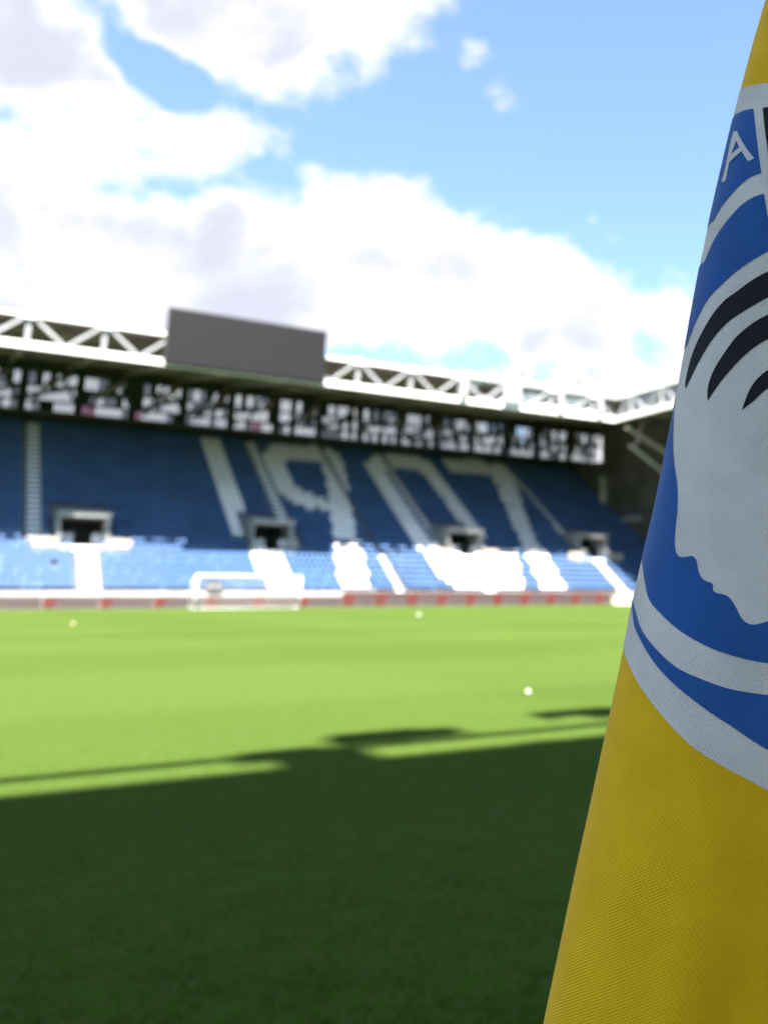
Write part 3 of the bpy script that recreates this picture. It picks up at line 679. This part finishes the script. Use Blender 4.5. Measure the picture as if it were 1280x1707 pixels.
# smooth the outline
zf = np.linspace(zs[0], zs[-1], 240); pf_ = np.interp(zf, zs, ps)
ker = np.hanning(15); ker /= ker.sum(); pad = 7
pfp = np.concatenate([pf_[0] + (pf_[1] - pf_[0]) * np.arange(-pad, 0), pf_, pf_[-1] + (pf_[-1] - pf_[-2]) * np.arange(1, pad + 1)])
pf_ = np.convolve(pfp, ker, 'valid')
ZBOT, ZTOP = float(zs[0]) + 0.004, float(zs[-1]) - 0.004
PPOLE = (1560 - PX) / F_PX * Q0
def pL(z): return float(np.interp(z, zf, pf_))
def Rx_of(z): return float(np.interp(z, [0.8, 1.0, 1.2, 1.5], [0.082, 0.066, 0.044, 0.022]))
def fold(p, z):                                # soft folds of the hanging cloth
    f1 = 0.0045 * math.exp(-((p - (0.033 + 0.10 * (z - 0.83))) / 0.016) ** 2) * max(0.0, min(1.0, (1.02 - z) / 0.14))
    f2 = 0.006 * max(0.0, min(1.0, (p - 0.04) / 0.08)) * math.sin(9 * z + 48 * p)
    pc = 0.0416 + 0.205 * (z - 0.968)                 # a crease in the lower part: the cloth turns away to its right
    k_ = max(0.0, min(1.0, (1.03 - z) / 0.16)); d_ = (p - pc) / 0.006
    f3_ = 0.0 if d_ < -1 else (0.006 * 0.25 * (d_ + 1) ** 2 if d_ < 1 else 0.006 * d_)
    return -f1 + f2 * 0.5 + 0.62 * k_ * min(f3_, 0.03)
def surf(sg_, z):
    a_, rx, rz = pL(z), Rx_of(z), Rz_of(z); h_ = math.pi / 2
    if sg_ > h_:
        p = a_ + rx + (sg_ - h_) * 0.05; return p, Q0 + fold(p, z)
    if sg_ < -h_:
        return a_ + rx + (-h_ - sg_) * 0.05, Q0 + 2 * rz
    p = a_ + rx * (1 - math.cos(sg_)); wt = max(0.0, min(1.0, (sg_ - 0.75) / 0.6))
    return p, Q0 + rz * (1 - math.sin(sg_)) + fold(p, z) * wt * wt * (3 - 2 * wt)
def to_world(p, q, z): return Vector((rt[0] * p + fh[0] * q, rt[1] * p + fh[1] * q, z))
def pix_to_sz(x, y):
    d = ray(x, y); tx, tz = (d @ rt) / (d @ fh), d[2] / (d @ fh)
    prev = None
    for q in np.linspace(Q0 - 0.012, Q0 + Rz_of(1.0) + 0.02, 700):
        p, z = q * tx, H + q * tz; a_, rx, rz = pL(z), Rx_of(z), Rz_of(z)
        if p < a_: continue
        c_ = 1 - (p - a_) / rx
        if c_ > 0: th = math.acos(max(-1, min(1, c_))); qs = surf(th, z)[1]; sg_ = th
        else: sg_ = math.pi / 2 + (p - a_ - rx) / 0.05; qs = surf(sg_, z)[1]
        if q >= qs: return sg_, z
    q = Q0 + Rz_of(1.0); return -0.25, H + q * tz
def spts(y): # a point round the back of the fold, level with image row y
    x = float(np.interp(y, [s_[1] for s_ in SIL], [s_[0] for s_ in SIL])); z_ = 1.1
    for _ in range(6): _p, z_ = px_plane(x, y, Q0 + Rz_of(z_))
    return (-1.1, z_)
def smooth_curve(P, n=6):
    P = [np.array(p, float) for p in P]; out = []
    for i in range(len(P) - 1):
        p0 = P[max(i - 1, 0)]; p1 = P[i]; p2 = P[i + 1]; p3 = P[min(i + 2, len(P) - 1)]
        for j in range(n):
            t_ = j / n
            out.append(0.5 * ((2 * p1) + (-p0 + p2) * t_ + (2 * p0 - 5 * p1 + 4 * p2 - p3) * t_ ** 2 + (-p0 + 3 * p1 - 3 * p2 + p3) * t_ ** 3))
    out.append(P[-1]); return [tuple(q) for q in out]
flag = empty('corner_flag', tuple(to_world(PPOLE, Q0 + 0.012, 0.0)))
tag(flag, 'yellow corner flag with a round blue, white and black crest, hanging limp close up', 'corner flag')
pw_ = to_world(PPOLE, Q0 + 0.012, 0)
def add_uv(me, sz):
    uvl = me.uv_layers.new(name='cloth')
    for lp in me.loops: s_, z_ = sz[lp.vertex_index]; uvl.data[lp.index].uv = (s_ * 0.05, z_)
def front_sigma_end(z): return math.pi / 2 + (PPOLE - pL(z) - Rx_of(z)) / 0.05
# cloth: pole -> front -> round the fold -> back
NZc = 260
rows = []; szs = []; V = []; Fq = []
cols = 150
for i in range(NZc + 1):
    z = ZBOT + (ZTOP - ZBOT) * i / NZc; e = front_sigma_end(z)
    for j in range(cols + 1):
        u = j / cols
        sg_ = e + (math.pi / 2 - e) * (u / 0.4) if u < 0.4 else (math.pi / 2 - (u - 0.4) / 0.35 * math.pi if u < 0.75 else -math.pi / 2 - (u - 0.75) / 0.25 * 0.35)
        p, q = surf(sg_, z); V.append(to_world(p, q, z)); szs.append((sg_, z))
for i in range(NZc):
    for j in range(cols): a_ = i * (cols + 1) + j; Fq.append((a_, a_ + 1, a_ + cols + 2, a_ + cols + 1))
me = bpy.data.meshes.new('flag_cloth'); me.from_pydata(V, [], Fq); me.materials.append(C_YEL); add_uv(me, szs)
for p_ in me.polygons: p_.use_smooth = True
cloth = bpy.data.objects.new('flag_cloth', me); COL.objects.link(cloth); attach(cloth, flag)
cloth['label'] = 'plain yellow cloth of the flag'
MB().tube(tuple(pw_), (pw_.x, pw_.y, ZTOP + 0.03), 0.0125, 20).build('pole', M['pole'], flag, True)
MB().tube((pw_.x, pw_.y, 0.0), (pw_.x, pw_.y, 0.03), 0.03, 20).build('pole_base', M['black'], flag, True)

def surf_off(sg_, z, off):
    e_ = 1e-3
    P = to_world(*surf(sg_, z), z); A = to_world(*surf(sg_ + e_, z), z) - to_world(*surf(sg_ - e_, z), z); B = to_world(*surf(sg_, z + e_), z + e_) - to_world(*surf(sg_, z - e_), z - e_)
    n = A.cross(B).normalized()
    ctr = to_world(pL(z) + Rx_of(z) * 1.3, Q0 + Rz_of(z), z)
    if n.dot(P - ctr) < 0: n = -n
    return P + n * off
def patch(name, outline, mt, layer, label=None):
    """outline in flag coordinates (sigma, z): cut along the cloth's own curve lines and laid on it"""
    pts = []
    for q in outline:
        if not pts or (abs(q[0] - pts[-1][0]) + abs(q[1] - pts[-1][1])) > 1e-4: pts.append(q)
    bm = bmesh.new(); K = 0.05
    from mathutils.geometry import delaunay_2d_cdt
    P2 = [Vector((s_ * K, z_)) for s_, z_ in pts]
    ov, oe, of_, *_r = delaunay_2d_cdt(P2, [], [list(range(len(P2)))], 1, 1e-6)
    vs = [bm.verts.new((v.x, v.y, 0)) for v in ov]
    for f_ in of_:
        try: bm.faces.new([vs[i] for i in f_])
        except ValueError: pass
    smin, smax = min(s_ for s_, _ in pts), max(s_ for s_, _ in pts); zmin, zmax = min(z_ for _, z_ in pts), max(z_ for _, z_ in pts)
    for s_ in np.arange(math.floor(smin / .08) * .08, smax, 0.08):
        bmesh.ops.bisect_plane(bm, geom=bm.verts[:] + bm.edges[:] + bm.faces[:], plane_co=(s_ * K, 0, 0), plane_no=(1, 0, 0), dist=1e-7)
    for z_ in np.arange(zmin, zmax, 0.005):
        bmesh.ops.bisect_plane(bm, geom=bm.verts[:] + bm.edges[:] + bm.faces[:], plane_co=(0, z_, 0), plane_no=(0, 1, 0), dist=1e-7)
    bm.verts.index_update(); sz = []
    for v in bm.verts:
        s_, z_ = v.co.x / K, v.co.y; sz.append((s_, z_)); v.co = surf_off(s_, z_, 0.0003 * layer)
    bmesh.ops.recalc_face_normals(bm, faces=bm.faces)
    me = bpy.data.meshes.new(name); bm.to_mesh(me); bm.free(); me.materials.append(mt); add_uv(me, sz)
    for p_ in me.polygons: p_.use_smooth = True
    o = bpy.data.objects.new(name, me); COL.objects.link(o); o.parent = cloth; o.matrix_parent_inverse = Matrix.Identity(4)
    if label: o['label'] = label
    return o
def outline(*segs):
    out = []
    for s_ in segs:
        if s_[0] == 'b': out += [spts(y) for y in s_[1:]]
        elif s_[0] == 'l': out += [pix_to_sz(*p) for p in s_[1:]]
        else: out += [pix_to_sz(*p) for p in smooth_curve(s_)]
    return out
XQ = 1500
# white field of the crest
patch('crest_field', outline([(1233, 151), (1244, 145), (1262, 141), (1280, 139), (1340, 137), (1420, 141), (XQ, 152)],
      [(XQ, 1420), (1380, 1368), (1280, 1318), (1240, 1296), (1203, 1277), (1153, 1244), (1112, 1203), (1070, 1149), (1050, 1112), (1039, 1081)], ('b', 1080, 950, 800, 650, 500, 350, 250, 152)), C_WHT, 1, 'white printed field of the crest')
patch('crest_panel', outline([(1227, 191), (1240, 185), (1256, 181.5)], [(1256, 181.5), (1260, 220), (1264, 255), (1268.5, 289)], [(1268.5, 289), (1249, 297), (1231, 312), (1214, 331), (1202, 347), (1190, 368)], ('b', 368, 300, 240, 191)), C_BLU, 2, 'blue panel of the crest carrying the letter A')
patch('crest_panel', outline(('l', (1271, 181), (1320, 178), (1400, 190), (1440, 260)), ('l', (1400, 285), (1330, 280), (1284, 284)), ('l', (1279, 250),)), C_BLK, 2, 'black panel at the top of the crest')
patch('crest_panel', outline([(1272.5, 323.5), (1255, 329.5), (1234, 344), (1214, 366), (1199, 386.6), (1187, 408), (1175, 436)], ('b', 440, 480, 520, 572), [(1146, 575), (1153, 555), (1163, 531), (1181, 498.5), (1205, 473), (1228, 452.5), (1255, 433.5), (1280, 419)], ('l', (1292, 413), (1280, 367))), C_BLU, 2, 'blue arc panel of the crest')
patch('crest_panel', outline(('l', (1290, 322), (1340, 330), (1420, 380), (1450, 440)), ('l', (1400, 400), (1310, 405), (1296, 367))), C_BLK, 2, 'black arc panel of the crest')
patch('letter', outline(('l', (1224, 220), (1229.5, 220), (1257, 265), (1247.5, 270), (1228, 235), (1222, 252), (1216.5, 272), (1211, 300), (1207, 305), (1204, 303), (1209, 286), (1214, 262), (1219, 237))), C_WHT, 3, 'white letter A')
patch('letter', outline(('l', (1215, 265), (1235, 246), (1239, 252), (1215.5, 274))), C_WHT, 4, 'white bar of the letter A')
patch('hair_stripe', outline([(1340, 430), (1305, 441), (1280, 452.5), (1255, 466), (1228, 486), (1208, 501), (1187, 526), (1166, 563), (1152, 598), (1143, 637), (1143.5, 648)], [(1143.5, 648), (1152, 630), (1166, 602), (1187, 567), (1212, 538.6), (1240, 519), (1268, 502), (1280, 496), (1310, 485), (1345, 475)]), C_BLK, 2)
patch('hair_stripe', outline([(1350, 498), (1310, 510), (1280, 524.6), (1257, 537), (1226, 563), (1201, 598), (1187, 623), (1180, 647), (1179.5, 669)], [(1179.5, 669), (1191, 651), (1208, 628), (1233, 600), (1257, 579), (1280, 565), (1315, 548), (1350, 540)]), C_BLK, 2)
patch('hair_stripe', outline([(1355, 578), (1315, 594), (1280, 616), (1261, 632), (1247, 653), (1236, 684)], [(1236, 684), (1257, 667), (1280, 647), (1315, 630), (1355, 620)]), C_BLK, 2)
patch('crest_disc', outline(('b', 930, 880, 820, 760, 700, 655), [(1128, 659), (1124.5, 675), (1123, 711), (1122.6, 746), (1124.7, 774), (1129, 805.6), (1130, 830), (1129, 858), (1125.8, 886), (1125.4, 911), (1128, 922), (1133, 928), (1142, 928.7), (1152, 927), (1157, 929), (1161, 935.5), (1164.4, 953), (1170, 964), (1177, 969), (1185.5, 972)], [(1185.5, 972), (1188, 976), (1188, 983), (1192.5, 988), (1208, 991.7), (1217, 998.8), (1226, 1013), (1234.6, 1030), (1243.4, 1038), (1254, 1041), (1266, 1039), (1280, 1034.6), (1320, 1018), (1370, 1030), (1420, 1075)],
      [(1420, 1120), (1340, 1112), (1280, 1105.6), (1236, 1097), (1186, 1081), (1137, 1054), (1103.6, 1025), (1083, 1000), (1076, 972), (1072, 946), (1070.5, 926)]), C_BLU, 2, 'blue disc behind the white profile')
patch('crest_ring', outline([(1053.5, 1000), (1056, 1030), (1062, 1054), (1087, 1099), (1120, 1137), (1170, 1178), (1219, 1211), (1280, 1250.5), (1380, 1300), (1450, 1330)], [(1450, 1180), (1380, 1170), (1280, 1158.6), (1219, 1149), (1170, 1132.5), (1128, 1112.5), (1095, 1083), (1070, 1050), (1060, 1018), (1055, 1000)]), C_BLU, 2, 'blue outer ring of the crest')
